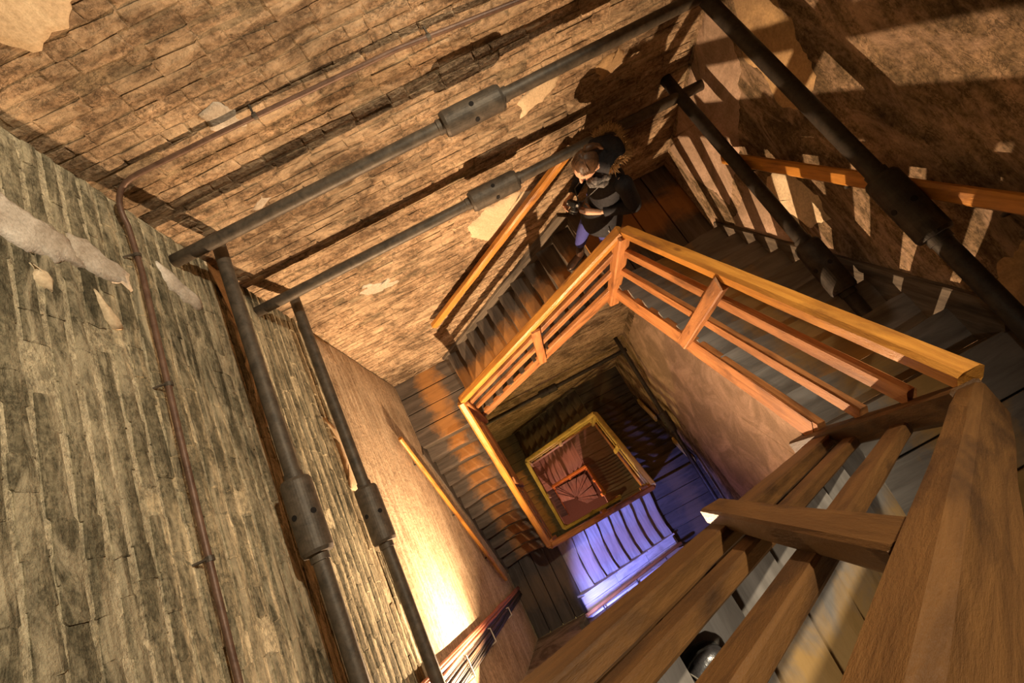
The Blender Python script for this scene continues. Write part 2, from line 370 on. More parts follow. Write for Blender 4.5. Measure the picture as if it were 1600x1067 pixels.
PN = [(M_PC, [(-1.25, -1.05), (-.86, -1.1), (-.86, -1.26), (-1.0, -1.36), (-1.16, -1.39), (-1.3, -1.3)]),
      (M_PW, [(-.86, -1.97), (-.74, -1.93), (-.66, -2.02), (-.68, -2.16), (-.78, -2.11), (-.87, -2.08)]),
      (M_PC, [(1.0, -2.98), (1.2, -2.83), (1.37, -2.88), (1.33, -2.98), (1.17, -3.06), (1.02, -3.12)]),
      (M_PC, [(.30, -4.12), (.55, -3.98), (.95, -3.98), (1.05, -4.2), (.75, -4.45), (.52, -4.72), (.42, -4.5), (.30, -4.3)]),
      (M_PT, [(1.66, -3.0), (1.88, -2.9), (1.95, -3.05), (1.72, -3.16)]),
      (M_PW, [(-.98, -4.24), (-.86, -4.22), (-.6, -4.30), (-.55, -4.42), (-.75, -4.45), (-.92, -4.36)]),
      (M_PW, [(-1.05, -2.74), (-.93, -2.66), (-.88, -2.71), (-1.0, -2.80)])]
for i, (m_, ol) in enumerate(PN): patch(wallN, m_, 'N', ol, (.024, .012, .02, .02, .014, .010, .012)[i], 10 + i)
PW = [(M_PW, [(2.28, -1.30), (2.24, -1.6), (2.2, -1.85), (2.08, -1.92), (2.0, -1.75), (2.0, -1.5), (2.04, -1.3)]),
      (M_PW, [(2.26, -1.84), (2.24, -2.0), (2.17, -2.19), (2.06, -2.18), (2.04, -2.0), (2.09, -1.84)]),
      (M_PW, [(2.42, -2.42), (2.36, -2.6), (2.28, -2.76), (2.19, -2.76), (2.20, -2.6), (2.28, -2.44)]),
      (M_PC, [(1.94, -1.92), (1.85, -2.0), (1.76, -2.05), (1.74, -2.01), (1.84, -1.93)]),
      (M_PC, [(1.94, -1.63), (1.91, -1.70), (1.83, -1.71), (1.84, -1.64)]),
      (M_PC, [(1.66, -4.0), (1.45, -4.12), (1.0, -4.08), (.9, -4.3), (1.2, -4.42), (1.55, -4.35)]),
      (M_WP, [(2.75, -4.42), (1.9, -4.36), (1.6, -4.16), (1.2, -4.32), (.9, -4.2), (.5, -4.34), (.2, -4.28), (-.3, -4.36), (-.8, -4.3), (-1.45, -4.34), (-1.45, -9.2), (2.75, -9.2)]),
      (M_PC, [(2.75, -2.95), (2.55, -3.02), (2.0, -3.08), (1.4, -3.08), (1.4, -3.2), (2.0, -3.19), (2.5, -3.16), (2.75, -3.1)])]
for i, (m_, ol) in enumerate(PW): patch(wallW, m_, 'W', ol, .026, 30 + i)
PE = [(M_PT, [(2.62, -2.55), (2.3, -2.45), (1.9, -2.55), (1.6, -2.68), (1.55, -2.95), (1.75, -3.05), (2.0, -2.98), (2.2, -3.0)]),
      (M_PP, [(2.72, -2.75), (2.2, -3.05), (2.05, -3.4), (1.9, -3.7), (1.75, -4.3), (2.3, -4.5), (2.72, -4.5)]),
      (M_PC, [(1.58, -3.62), (1.4, -3.42), (1.12, -3.36), (.92, -3.42), (1.0, -3.66), (1.2, -3.72), (1.45, -3.85)]),
      (M_PP, [(1.7, -3.9), (1.2, -3.75), (.9, -3.75), (.4, -4.0), (.55, -4.5), (1.0, -4.8), (1.6, -4.7)]),
      (M_PT, [(.12, -2.45), (-.1, -2.45), (-.3, -2.8), (-.05, -2.9), (.1, -2.72)]),
      (M_PP, [(.55, -3.9), (.2, -3.35), (-.2, -2.95), (-.22, -3.3), (.0, -3.7), (.3, -4.2)]),
      (M_PP, [(2.6, -6.2), (1.2, -6.0), (-.2, -5.6), (-1.2, -5.6), (-1.2, -9.6), (.2, -10.1), (1.4, -10.9), (2.6, -10.2)])]
for i, (m_, ol) in enumerate(PE): patch(wallE, m_, 'E', ol, .008, 50 + i)
# ------------------------------------------------------------------ staircase
SIDE = {'N': ((-1, 0), (0, 1)), 'W': ((0, -1), (-1, 0)), 'S': ((1, 0), (0, -1)), 'E': ((0, 1), (1, 0))}
def tread_mesh(t, wd, mat, seed, worn=.03, nose=.028, th=.035):
    rnd = random.Random(seed); nx, ny = 4, 10; vs, fs = [], []
    for lay in (0, 1):
        for j in range(ny + 1):
            y = wd * j / ny; s = max(0, math.sin(math.pi * min(1, max(0, (j / ny - .08) / .84)))) ** 2
            for i in range(nx + 1):
                fr = i / nx; x = (t + nose) * fr - (worn * s * fr ** 2) + (rnd.uniform(-.003, .003) if i == nx else 0)
                z = 0 - (.014 * s * fr ** 2 if lay == 0 else 0) - (th if lay else 0) + rnd.uniform(-.0015, .0015)
                if i == nx and lay == 0: z -= .006
                vs.append(V((x, y, z)))
    W_ = nx + 1; K = W_ * (ny + 1)
    for j in range(ny):
        for i in range(nx):
            a = j * W_ + i; fs.append((a, a + 1, a + W_ + 1, a + W_)); fs.append((K + a, K + a + W_, K + a + W_ + 1, K + a + 1))
        for i, r in ((0, 1), (nx, 0)):
            a = j * W_ + i; q = (a, K + a, K + a + W_, a + W_); fs.append(q if not r else tuple(reversed(q)))
    for i in range(nx):
        fs.append((i, K + i, K + i + 1, i + 1)); a = ny * W_ + i; fs.append((a, a + 1, K + a + 1, K + a))
    m = mesh('tread', vs, fs, mat); fix_normals(m); return m
def flight(side, zu, zl, n, label, mat, rmat, rect=(WX0, WX1, WY0, WY1), worn=.03, smat=None, sh=(.26, -.10), cut=.0, open_=False):
    """n risers from the upper landing (zu) down to the lower one (zl) along one side of the well"""
    x0, x1, y0, y1 = rect; u, v = (V((*q, 0)) for q in SIDE[side])
    if side == 'N': org = V((x1, YN, 0)); L = x1 - x0; wd = YN - y1
    if side == 'W': org = V((XW, y1, 0)); L = y1 - y0; wd = x0 - XW
    if side == 'S': org = V((x0, YS, 0)); L = x1 - x0; wd = y0 - YS
    if side == 'E': org = V((XE, y0, 0)); L = y1 - y0; wd = XE - x1
    t = L / (n - 1); r = (zu - zl) / n; y = -v
    base = org + u * L + V((0, 0, zl))
    th = thing('stair_flight', label, 'stairs', base, 'stair flights winding round the well')
    F = lambda a, z: Matrix(((u.x, y.x, 0, org.x + u.x * a), (u.y, y.y, 0, org.y + u.y * a), (0, 0, 1, z), (0, 0, 0, 1)))
    tms = [tread_mesh(t, wd - .03 - cut, mat, 11 + k, worn) for k in range(3)]
    rm = beam_mesh('riser', wd - .03 - cut, .02, r - .012, rmat, .003, .002, 5)
    for k in range(1, n):
        obj('tread', tms[k % 3], F((k - 1) * t, zu - k * r) @ Matrix.Translation((0, .015, 0)), th)
    for k in (range(1, n + 1) if not open_ else (1,)):
        p = org + u * ((k - 1) * t - .012) + y * .015 + V((0, 0, zu - k * r + (r - .036) / 2 - .006))
        obj('riser', rm, frame(p, p + y), th)
    sm = smat or M_DARKW
    for nm, off, hh, dz in (('stringer', wd - .022 - cut * .8, *sh), ('wall_skirting', .022, .30, .02)):
        a = org + y * off + V((0, 0, zu + dz)); b = a + u * L + V((0, 0, zl - zu))
        beam(nm, a, b, .042, hh, M_RAILD if (nm == 'stringer' and smat is None) else sm, th, ch=.006)
    return th
def landing(corner, z, label, mat, rect=(WX0, WX1, WY0, WY1), along='x', nb=4, fasc=M_DARKW):
    x0, x1, y0, y1 = rect
    X = (XW, x0) if corner in 'AC' else (x1, XE); Y = (y1, YN) if corner in 'AB' else (YS, y0)
    th = thing('stair_landing', label, 'landing', ((X[0] + X[1]) / 2, (Y[0] + Y[1]) / 2, z - .045), 'plank landings in the tower corners')
    rnd = random.Random(int(abs(z) * 100))
    lo, hi = (Y if along == 'x' else X); w_ = (hi - lo) / nb
    L = (X[1] - X[0] if along == 'x' else Y[1] - Y[0]) - .01
    for k in range(nb):
        m = tread_plank(L, w_ - .012, mat, k + int(abs(z) * 10))
        if along == 'x': M = Matrix.Translation((X[0] + .005, lo + k * w_ + .006, z + rnd.uniform(-.004, .003))) @ Matrix(((0, 1, 0, 0), (1, 0, 0, 0), (0, 0, 1, 0), (0, 0, 0, 1)))
        else: M = Matrix.Translation((lo + k * w_ + .006, Y[0] + .005, z + rnd.uniform(-.004, .003)))
        obj('plank', m, M, th)
    wobj('gap_backing', *box_vf(X[0] + .02, X[1] - .02, Y[0] + .02, Y[1] - .02, z - .085, z - .05), fasc, th)  # dark slab added under the planks to block lit gaps between them
    ix = x0 if corner in 'AC' else x1; iy = y1 if corner in 'AB' else y0
    sx = -1 if corner in 'AC' else 1; sy = 1 if corner in 'AB' else -1
    beam('joist', (X[0], iy + sy * .03, z - .13), (X[1], iy + sy * .03, z - .13), .05, .16, fasc, th)
    beam('joist', (ix + sx * .03, Y[0], z - .13), (ix + sx * .03, Y[1], z - .13), .05, .16, fasc, th)
    return th
def tread_plank(L, w_, mat, seed):
    rnd = random.Random(seed); vs, fs = [], []; ny = 6
    for j in range(ny + 1):
        for x, z in ((0, -.045), (0, -.004), (.004, 0), (w_ - .004, 0), (w_, -.004), (w_, -.045)):
            vs.append(V((x + rnd.uniform(-.0015, .0015), L * j / ny, z + rnd.uniform(-.0015, .0015))))
    for j in range(ny):
        for k in range(6): fs.append((j * 6 + k, j * 6 + (k + 1) % 6, j * 6 + 6 + (k + 1) % 6, j * 6 + 6 + k))
    fs.append(tuple(range(6))); fs.append(tuple(reversed(range(ny * 6, ny * 6 + 6))))
    m = mesh('plank', vs, fs, mat); fix_normals(m); return m

ZR = {'C0': .37, 'D0': -1.79, 'B0': -3.62, 'A0': -5.77, 'C1': -8.15, 'D1': -9.62, 'B1': -11.84, 'A1': -13.6, 'C2': -15.8, 'D2': -17.5}
ZF = {k: v - RH for k, v in ZR.items()}
LOW = (-.53, .98, .10, 1.25)
flight('S', ZF['C0'], ZF['D0'], 10, 'grey foot-worn stair flight under the black boot', M_TREADG, M_DARKW, worn=.02, smat=M_NEAR, sh=(.14, -.05), cut=.105)
flight('E', ZF['D0'], ZF['B0'], 10, 'dark stair flight behind the long orange railing at right', M_TREADG, M_DARKW, open_=True, sh=(.17, -.05))
flight('N', ZF['B0'], ZF['A0'], 11, 'stair flight below the standing woman along the tan brick wall', M_TREAD, M_DARKW, sh=(.18, -.06))
flight('W', ZF['A0'], ZF['C1'], 12, 'warm-lit stair flight with curved worn nosings along the left wall', M_TREAD, M_DARKW, worn=.045)
flight('S', ZF['C1'], ZF['D1'], 9, 'stair flight glowing violet blue in the lower well', M_TREADS, M_DARKW, worn=.05)
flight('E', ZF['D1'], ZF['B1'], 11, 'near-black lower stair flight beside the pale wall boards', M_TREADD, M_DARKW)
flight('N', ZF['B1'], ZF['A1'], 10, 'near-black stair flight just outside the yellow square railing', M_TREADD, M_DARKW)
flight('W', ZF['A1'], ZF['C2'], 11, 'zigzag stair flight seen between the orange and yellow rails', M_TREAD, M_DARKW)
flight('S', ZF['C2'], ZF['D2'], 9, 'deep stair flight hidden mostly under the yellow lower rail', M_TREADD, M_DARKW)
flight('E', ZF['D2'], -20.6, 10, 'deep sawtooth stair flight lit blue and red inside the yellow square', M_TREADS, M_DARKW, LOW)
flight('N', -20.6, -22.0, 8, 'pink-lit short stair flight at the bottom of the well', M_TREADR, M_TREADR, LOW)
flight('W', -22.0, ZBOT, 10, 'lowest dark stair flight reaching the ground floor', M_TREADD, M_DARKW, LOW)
landing('C', ZF['C0'], 'upper plank landing above the boot just out of the picture', M_TREADG, along='y')
landing('D', ZF['D0'], 'yellowish plank landing at right between the two orange railings', M_TREADG, along='x', nb=4)
landing('B', ZF['B0'], 'dark landing behind the standing woman', M_TREAD, along='y')
landing('A', ZF['A0'], 'plank landing with an orange worn patch in the brick corner', M_TREAD, along='x', nb=4)
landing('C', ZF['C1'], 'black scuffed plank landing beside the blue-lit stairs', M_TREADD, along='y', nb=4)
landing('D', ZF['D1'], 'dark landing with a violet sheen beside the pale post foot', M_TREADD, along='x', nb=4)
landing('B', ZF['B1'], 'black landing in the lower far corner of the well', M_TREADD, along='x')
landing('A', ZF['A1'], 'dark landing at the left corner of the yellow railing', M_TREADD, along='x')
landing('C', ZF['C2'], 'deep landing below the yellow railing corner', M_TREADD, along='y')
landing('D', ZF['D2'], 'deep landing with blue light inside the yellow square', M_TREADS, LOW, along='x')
landing('B', -20.6, 'deep landing with orange light near the bottom', M_TREADR, LOW, along='x')
landing('A', -22.0, 'small deep landing beside the fan of winding steps', M_TREADR, LOW, along='x')
# winding fan at the foot of the well
fan = thing('winding_steps', 'fan of dark wedge steps at the very bottom of the well', 'stairs', (.25, .75, ZBOT))
cx, cy = .10, .50
for k in range(12):
    a0, a1 = math.radians(-75 + k * 21), math.radians(-75 + (k + 1) * 21 - 2.2); z1 = ZBOT + .12 + .13 * k; R_ = 1.25
    pts = [(cx + .08 * math.cos(a0), cy + .08 * math.sin(a0)), (cx + R_ * math.cos(a0), cy + R_ * math.sin(a0)), (cx + R_ * math.cos(a1), cy + R_ * math.sin(a1)), (cx + .08 * math.cos(a1), cy + .08 * math.sin(a1))]
    pts = [(max(LOW[0], min(LOW[1], x)), max(LOW[2], min(LOW[3], y))) for x, y in pts]
    vs = [V((x, y, z)) for z in (z1 - .1, z1) for x, y in pts]
    wobj('wedge_step', vs, [(3, 2, 1, 0), (4, 5, 6, 7), (0, 1, 5, 4), (1, 2, 6, 5), (2, 3, 7, 6), (3, 0, 4, 7)], M_TREADR, fan)

# ------------------------------------------------------------------ railings
def railing(side, zu, zl, label, hm, rm, rect=(WX0, WX1, WY0, WY1), mids=(.5,), upper_post=True, lower_post=False, hs=(.10, .085), offs=(.36, .72), inset=.03, rh=RH, foot=.28, group=None, big=False):
    x0, x1, y0, y1 = rect; u, v = (V((*q, 0)) for q in SIDE[side])
    a = {'N': (x1, y1), 'W': (x0, y1), 'S': (x0, y0), 'E': (x1, y0)}[side]; L = (x1 - x0) if side in 'NS' else (y1 - y0)
    a = V((*a, 0)) + v * inset; b = a + u * L; A = a + V((0, 0, zu)); B = b + V((0, 0, zl)); d = B - A
    th = thing('stair_railing', label, 'railing', B - V((0, 0, rh)), 'wooden railings round the well')
    beam('handrail', A - V((0, 0, hs[1] / 2)), B - V((0, 0, hs[1] / 2)), hs[0], hs[1], hm, th, ch=.018)
    for o_ in offs: beam('rail', A - V((0, 0, o_)), B - V((0, 0, o_)), .045, .085, rm, th, ch=.008)
    bs, bw, bh = (v * -.032, .06, .15) if hs[0] > .12 else (v * 0, .05, .09)
    beam('bottom_rail', A + bs - V((0, 0, rh + .035 - bh / 2)), B + bs - V((0, 0, rh + .035 - bh / 2)), bw, bh, rm, th, ch=.008)
    for f in mids:
        p = A.lerp(B, f) - v * (.045 if hs[0] < .12 else .025)
        beam('baluster_post', p - V((0, 0, rh + .04)) - (v * .062 if hs[0] > .12 else v * 0), p - V((0, 0, .08 if hs[0] < .12 else .10)), .095, .06, rm, th, up=v, ch=.008)
    for flag, p in ((upper_post, A), (lower_post, B)):
        if flag:
            beam('corner_post', p - v * .03 - V((0, 0, rh + foot)), p - v * .03 - V((0, 0, .05)), .11, .11, rm, th, up=v, ch=.012, wob=.005)
    return th
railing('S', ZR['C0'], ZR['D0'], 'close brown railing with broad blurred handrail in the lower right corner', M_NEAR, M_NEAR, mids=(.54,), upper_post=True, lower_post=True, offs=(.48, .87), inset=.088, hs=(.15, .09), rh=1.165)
railing('E', ZR['D0'], ZR['B0'], 'long glossy orange railing right of the woman', M_RAIL, M_RAILD, mids=(.49,), upper_post=False, lower_post=True)
railing('N', ZR['B0'], ZR['A0'], 'orange railing running down in front of the woman', M_RAIL, M_RAILD, mids=(.46,), upper_post=False, lower_post=True)
railing('W', ZR['A0'], ZR['C1'], 'slim amber railing along the warm-lit left steps', M_RAIL, M_RAILD, mids=(.5,), upper_post=False, lower_post=True, hs=(.09, .08))
railing('S', ZR['C1'], ZR['D1'], 'brown railing above the violet blue steps', M_RAILD, M_RAILD, mids=(.5,), upper_post=False, lower_post=True, hs=(.09, .08))
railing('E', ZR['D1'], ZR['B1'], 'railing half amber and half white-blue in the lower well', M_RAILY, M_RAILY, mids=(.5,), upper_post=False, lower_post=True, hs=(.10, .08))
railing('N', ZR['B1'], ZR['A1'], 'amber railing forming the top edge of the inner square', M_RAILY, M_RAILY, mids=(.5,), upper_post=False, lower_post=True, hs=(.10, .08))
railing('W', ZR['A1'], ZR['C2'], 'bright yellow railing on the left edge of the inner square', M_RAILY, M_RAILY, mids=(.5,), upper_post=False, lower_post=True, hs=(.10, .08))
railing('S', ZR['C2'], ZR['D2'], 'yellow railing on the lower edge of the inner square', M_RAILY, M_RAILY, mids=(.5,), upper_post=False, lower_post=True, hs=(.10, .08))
railing('E', -17.9, -19.5, 'deep orange railing in front of sawtooth steps', M_RAIL, M_RAIL, LOW, upper_post=True, lower_post=True, rh=1.1, offs=(.4,))
railing('N', -19.5, -20.95, 'deep pink-orange railing at the bottom of the well', M_RAIL, M_RAIL, LOW, upper_post=False, lower_post=True, rh=1.1, offs=(.4,))

def wall_rail(label, p0, p1, off, mat, wd=.07, ht=.09, nb=3):
    p0, p1 = V(p0), V(p1); th = thing('wall_handrail', label, 'handrail', (p0 + p1) / 2 + V(off), 'handrails on the walls')
    beam('handrail', p0, p1, wd, ht, mat, th, ch=.018)
    for k in range(nb):
        p = p0.lerp(p1, (k + .4) / nb); vs, fs = tube_vf(bez(p - V((0, 0, ht * .4)), p - V((0, 0, ht + .06)), p + V(off) - V((0, 0, ht + .02)), 5), .012, 6)
        wobj('bracket', vs, fs, M_RODB, th, True)
    return th
wall_rail('golden wall handrail beside the woman on the brick wall', (-.53, 2.65, -5.52), (1.36, 2.65, -3.66), (0, .1, 0), M_RAIL, .075, .09)
wall_rail('orange wall handrail crossing the black rods at right', (2.48, 1.93, -3.73), (2.48, -.15, -1.93), (.12, 0, 0), M_RAIL, .06, .10)
wall_rail('thin golden wall handrail low on the left wall', (-1.5, 1.66, -5.76), (-1.5, -.37, -8.31), (-.1, 0, 0), M_RAIL, .05, .06)
wall_rail('thin dark wall handrail over the blue-lit boards', (-.63, -1.33, -8.31), (1.35, -1.33, -10.15), (0, -.12, 0), M_RAILD, .05, .05)
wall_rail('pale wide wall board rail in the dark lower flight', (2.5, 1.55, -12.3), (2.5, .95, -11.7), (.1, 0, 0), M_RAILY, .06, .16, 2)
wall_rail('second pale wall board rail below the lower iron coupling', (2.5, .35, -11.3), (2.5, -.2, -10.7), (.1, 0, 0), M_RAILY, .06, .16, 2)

# painted boards on the south wall above the blue-lit flight
pan = thing('wall_cladding', 'pale painted boards on the wall lit white-blue above the lower steps', 'boards', (.35, YS, -10.2))
for dy, off, wd_, ht_ in ((-1.185, .10, .03, .24), (-1.255, .225, .125, .03), (-1.385, .225, .125, .03), (YS + .02, .36, .03, .20), (YS + .02, .57, .03, .20)):
    for j in range(3):
        xa, xb = WX0 + .66 * j, WX0 + .66 * (j + 1) - .014
        za = ZF['C1'] + (ZF['D1'] - ZF['C1']) * (xa - WX0) / 2 + off; zb = ZF['C1'] + (ZF['D1'] - ZF['C1']) * (xb - WX0) / 2 + off
        e = .006 * ((j + int(off * 100)) % 2)
        beam('board', (xa, dy, za + e), (xb, dy, zb + e), wd_, ht_, M_PANEL, pan, ch=.005)

# ------------------------------------------------------------------ iron tie rods
def tie_rod(label, p0, p1, mid, mat, r=.045, tr=.088, tl=.42):
    p0, p1 = V(p0), V(p1); ax = (p1 - p0).normalized(); m = V(mid); th = thing('tie_rod', label, 'tie rod', m, 'iron tie rods along the walls')
    path = [p0.lerp(p1, k / 12) for k in range(13)]
    wobj('rod', *tube_vf(path, r, 16), mat, th, True)
    prof = [(-tl / 2 - .05, r * 1.15), (-tl / 2 - .01, r * 1.15), (-tl / 2 - .008, tr * .90), (-tl / 2 + .012, tr), (-.1, tr), (0, tr), (.1, tr), (tl / 2 - .012, tr), (tl / 2 + .008, tr * .90), (tl / 2 + .01, r * 1.15), (tl / 2 + .05, r * 1.15)]
    c = wobj('coupling', *tube_vf([m + ax * q for q, _ in prof], [q for _, q in prof], 36), mat, th, False)
    to = (-m).normalized(); to = (to - ax * to.dot(ax)).normalized()
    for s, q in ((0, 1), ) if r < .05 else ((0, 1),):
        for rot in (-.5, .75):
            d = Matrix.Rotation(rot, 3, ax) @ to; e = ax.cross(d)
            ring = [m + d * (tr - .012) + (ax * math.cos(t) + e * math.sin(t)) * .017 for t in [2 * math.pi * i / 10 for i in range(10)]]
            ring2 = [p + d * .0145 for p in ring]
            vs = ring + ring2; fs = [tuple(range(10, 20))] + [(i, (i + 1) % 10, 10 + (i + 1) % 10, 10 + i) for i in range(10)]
            wobj('pin_hole_disc', vs, fs, M_HOLE_SHADE, c, base=m)  # proud black disc, nothing bored: the hole's inner shade is painted
    return th
tie_rod('upper grey iron tie rod crossing the tan brick wall', (XW - .1, 2.53, -2.61), (XE + .1, 2.53, -2.61), (.60, 2.53, -2.61), M_ROD)
tie_rod('lower iron tie rod on the brick wall ending behind the woman', (XW - .1, 2.53, -3.50), (XE + .1, 2.53, -3.50), (.60, 2.53, -3.50), M_ROD)
tie_rod('left iron tie rod with large coupling along the grey wall', (-1.38, YN + .1, -2.80), (-1.38, YS, -2.80), (-1.38, .66, -2.80), M_ROD)
tie_rod('right iron tie rod passing the bright glare on the left wall', (-1.38, YN + .1, -3.80), (-1.38, YS, -3.80), (-1.38, .66, -3.80), M_ROD)
tie_rod('long black tie rod high on the brown right-hand wall', (2.38, YN + .1, -2.63), (2.38, YS, -2.63), (2.38, .58, -2.63), M_RODB, .052, .092)
tie_rod('lower black tie rod ending above the dark stair edge', (2.38, YN + .1, -3.50), (2.38, YS, -3.50), (2.38, .66, -3.50), M_RODB, .052, .092)
tie_rod('deep dark tie rod behind the lower orange railing', (XW - .1, 2.53, -10.95), (XE + .1, 2.53, -10.95), (.6, 2.53, -10.95), M_RODB)
tie_rod('deep black tie rod on the pink plaster with its coupling', (2.4, YN, -10.4), (2.4, YS, -10.4), (2.4, .68, -10.4), M_RODB)

# conduit round the corner of the two brick walls
con = thing('conduit_pipe', 'thin rusty conduit bending round the corner of both brick walls', 'pipe', (XW + .06, YN - .06, -2.15))
cy_, cx_ = YN - .055, XW + .055
path = [V((XE, cy_, -2.24)), V((1.2, cy_, -2.18)), V((.3, cy_, -2.10)), V((-.8, cy_, -2.08)), V((cx_ + .22, cy_, -2.08))]
path += bez((cx_ + .16, cy_, -2.085), (cx_ + .01, cy_ - .01, -2.10), (cx_, cy_ - .18, -2.20), 8)
path += [V((cx_, 2.2, -2.22)), V((cx_, 1.2, -2.20)), V((cx_, .4, -2.19)), V((cx_, -.4, -2.19)), V((cx_, YS, -2.19))]
wobj('pipe', *tube_vf(path, .0155, 12), M_RUST, con, True)
for q in ((-.6, cy_, -2.08), (.5, cy_, -2.12), (cx_, 2.3, -2.215), (cx_, 1.45, -2.21), (cx_, .55, -2.195)):
    ax = V((1, 0, 0)) if abs(q[1] - cy_) < .01 else V((0, 1, 0))
    wobj('clamp', *tube_vf([V(q) - ax * .012, V(q) + ax * .012], .021, 12), M_ROD, con)
    n_ = V((0, 1, 0)) if ax.x else V((-1, 0, 0))
    wobj('clamp_stem', *tube_vf([V(q) + V((0, 0, .02)), V(q) + V((0, 0, .035)) + n_ * .055], .007, 6), M_ROD, con)

# cable bundle hanging down the left wall
cab = thing('cable_bundle', 'fanned bundle of red and black cables tied on the left wall', 'cables', (XW + .06, -.65, -9.2))
rnd = random.Random(5)
for k in range(34):
    f = k / 33; yb = -.60 - .14 * f; yt = -.46 - .36 * f; r = .017 if k in (1, 3, 6, 8, 11) else .0095
    xx = XW + .05 + rnd.uniform(0, .03); pts = []
    for i in range(15):
        s = i / 14; z = -2.4 - 6.8 * s; yy = yt + (yb - yt) * s ** .75 + mnoise.noise(V((k * 3.1, z * 1.3, 0))) * .012
        pts.append(V((xx + mnoise.noise(V((k, z, 4))) * .006, yy, z)))
    wobj('cable', *tube_vf(pts, r, 6), M_CABR if k in (0, 1, 3, 6, 8, 11) else (M_CABN if k % 3 else M_CABB), cab, True)
for z in (-3.8, -5.0, -6.2, -7.6):
    s = (-2.4 - z) / 6.8; ya = -.44 + (-.60 + .44) * s ** .75; yb = -.84 + (-.76 + .84) * s ** .75
    if z < -4: ya = ya - .1
    wobj('cable_tie', *tube_vf([V((XW + .02, ya + .02, z)), V((XW + .10, ya, z)), V((XW + .10, yb, z - .02)), V((XW + .02, yb - .02, z - .02))], .008, 6), M_CABW, cab)

# ------------------------------------------------------------------ lamp housings
def flood(name, label, p, aim, col, s, wall_pt, size=.2):
    aim = V(aim).normalized(); th = thing(name, label, 'lamp', p)
    M = aim.to_track_quat('Z', 'Y').to_matrix().to_4x4(); M.translation = V(p)
    a, b = size / 2, size / 2.6
    prof = [(-.09, .55), (-.085, .62), (-.02, .8), (.0, 1.0), (.022, 1.0), (.022, .9), (.004, .86)]
    vs, fs = [], []
    for z, k in prof:
        for sx, sy in ((-1, -.8), (-.85, -1), (.85, -1), (1, -.8), (1, .8), (.85, 1), (-.85, 1), (-1, .8)): vs.append(M @ V((sx * a * k, sy * b * k, z)))
    for i in range(len(prof) - 1):
        for q in range(8): fs.append((i * 8 + q, i * 8 + (q + 1) % 8, i * 8 + 8 + (q + 1) % 8, i * 8 + 8 + q))
    fs.append(tuple(reversed(range(8)))); wobj('housing', vs, fs, M_HOUS, th)
    g = [M @ V((sx * a * .86, sy * b * .86, .006)) for sx, sy in ((-1, -1), (1, -1), (1, 1), (-1, 1))]
    wobj('lens', g + [q - aim * .004 for q in g], [(0, 1, 2, 3), (7, 6, 5, 4), (0, 4, 5, 1), (1, 5, 6, 2), (2, 6, 7, 3), (3, 7, 4, 0)], glass_emit(name + '_lens', col, s), th)
    wobj('bracket', *tube_vf([V(p) - aim * .08, V(p).lerp(V(wall_pt), .5) - aim * .05, V(wall_pt)], .014, 8), M_HOUS, th)
    return th
flood('floodlight', 'warm floodlight hidden behind the near lower rail', FLOOD, FLOOD_AIM, (1, .7, .35), 6, (-.96, YS, -5.4))
flood('wall_lamp', 'upper wall lamp above the picture on the right-hand wall', UPL, UP_AIM, (1, .85, .6), 4, (XE, 1.7, 1.3))
flood('side_lamp', 'small wall lamp above the near stair flight, out of the picture', SIDEL, SIDE_AIM, (1, .85, .6), 3, (-.45, YS, .92), .15)
flood('cool_spotlight', 'blue spotlight under the near stair flight', BLUE, BLUE_AIM, (.3, .35, 1), 4, (-.6, YS, -6.95), .14)
for nm, lb, p in (('bulkhead_lamp', 'small yellow bulkhead lamp on the wall below the blue-lit stairs', YEL), ('low_bulkhead_lamp', 'small reddish bulkhead lamp near the bottom of the well', RED)):
    th = thing(nm, lb, 'lamp', (p.x, YS, p.z))
    wobj('backplate', *tube_vf([V((p.x, YS - .01, p.z)), V((p.x, YS + .05, p.z))], [.09, .08], 14), M_HOUS, th)
    wobj('bulb', *tube_vf([V((p.x, YS + .05, p.z)), V((p.x, YS + .09, p.z)), V((p.x, YS + .12, p.z))], [.05, .045, .01], 12), glass_emit(nm + '_bulb', (1, .7, .4), 3), th, True)

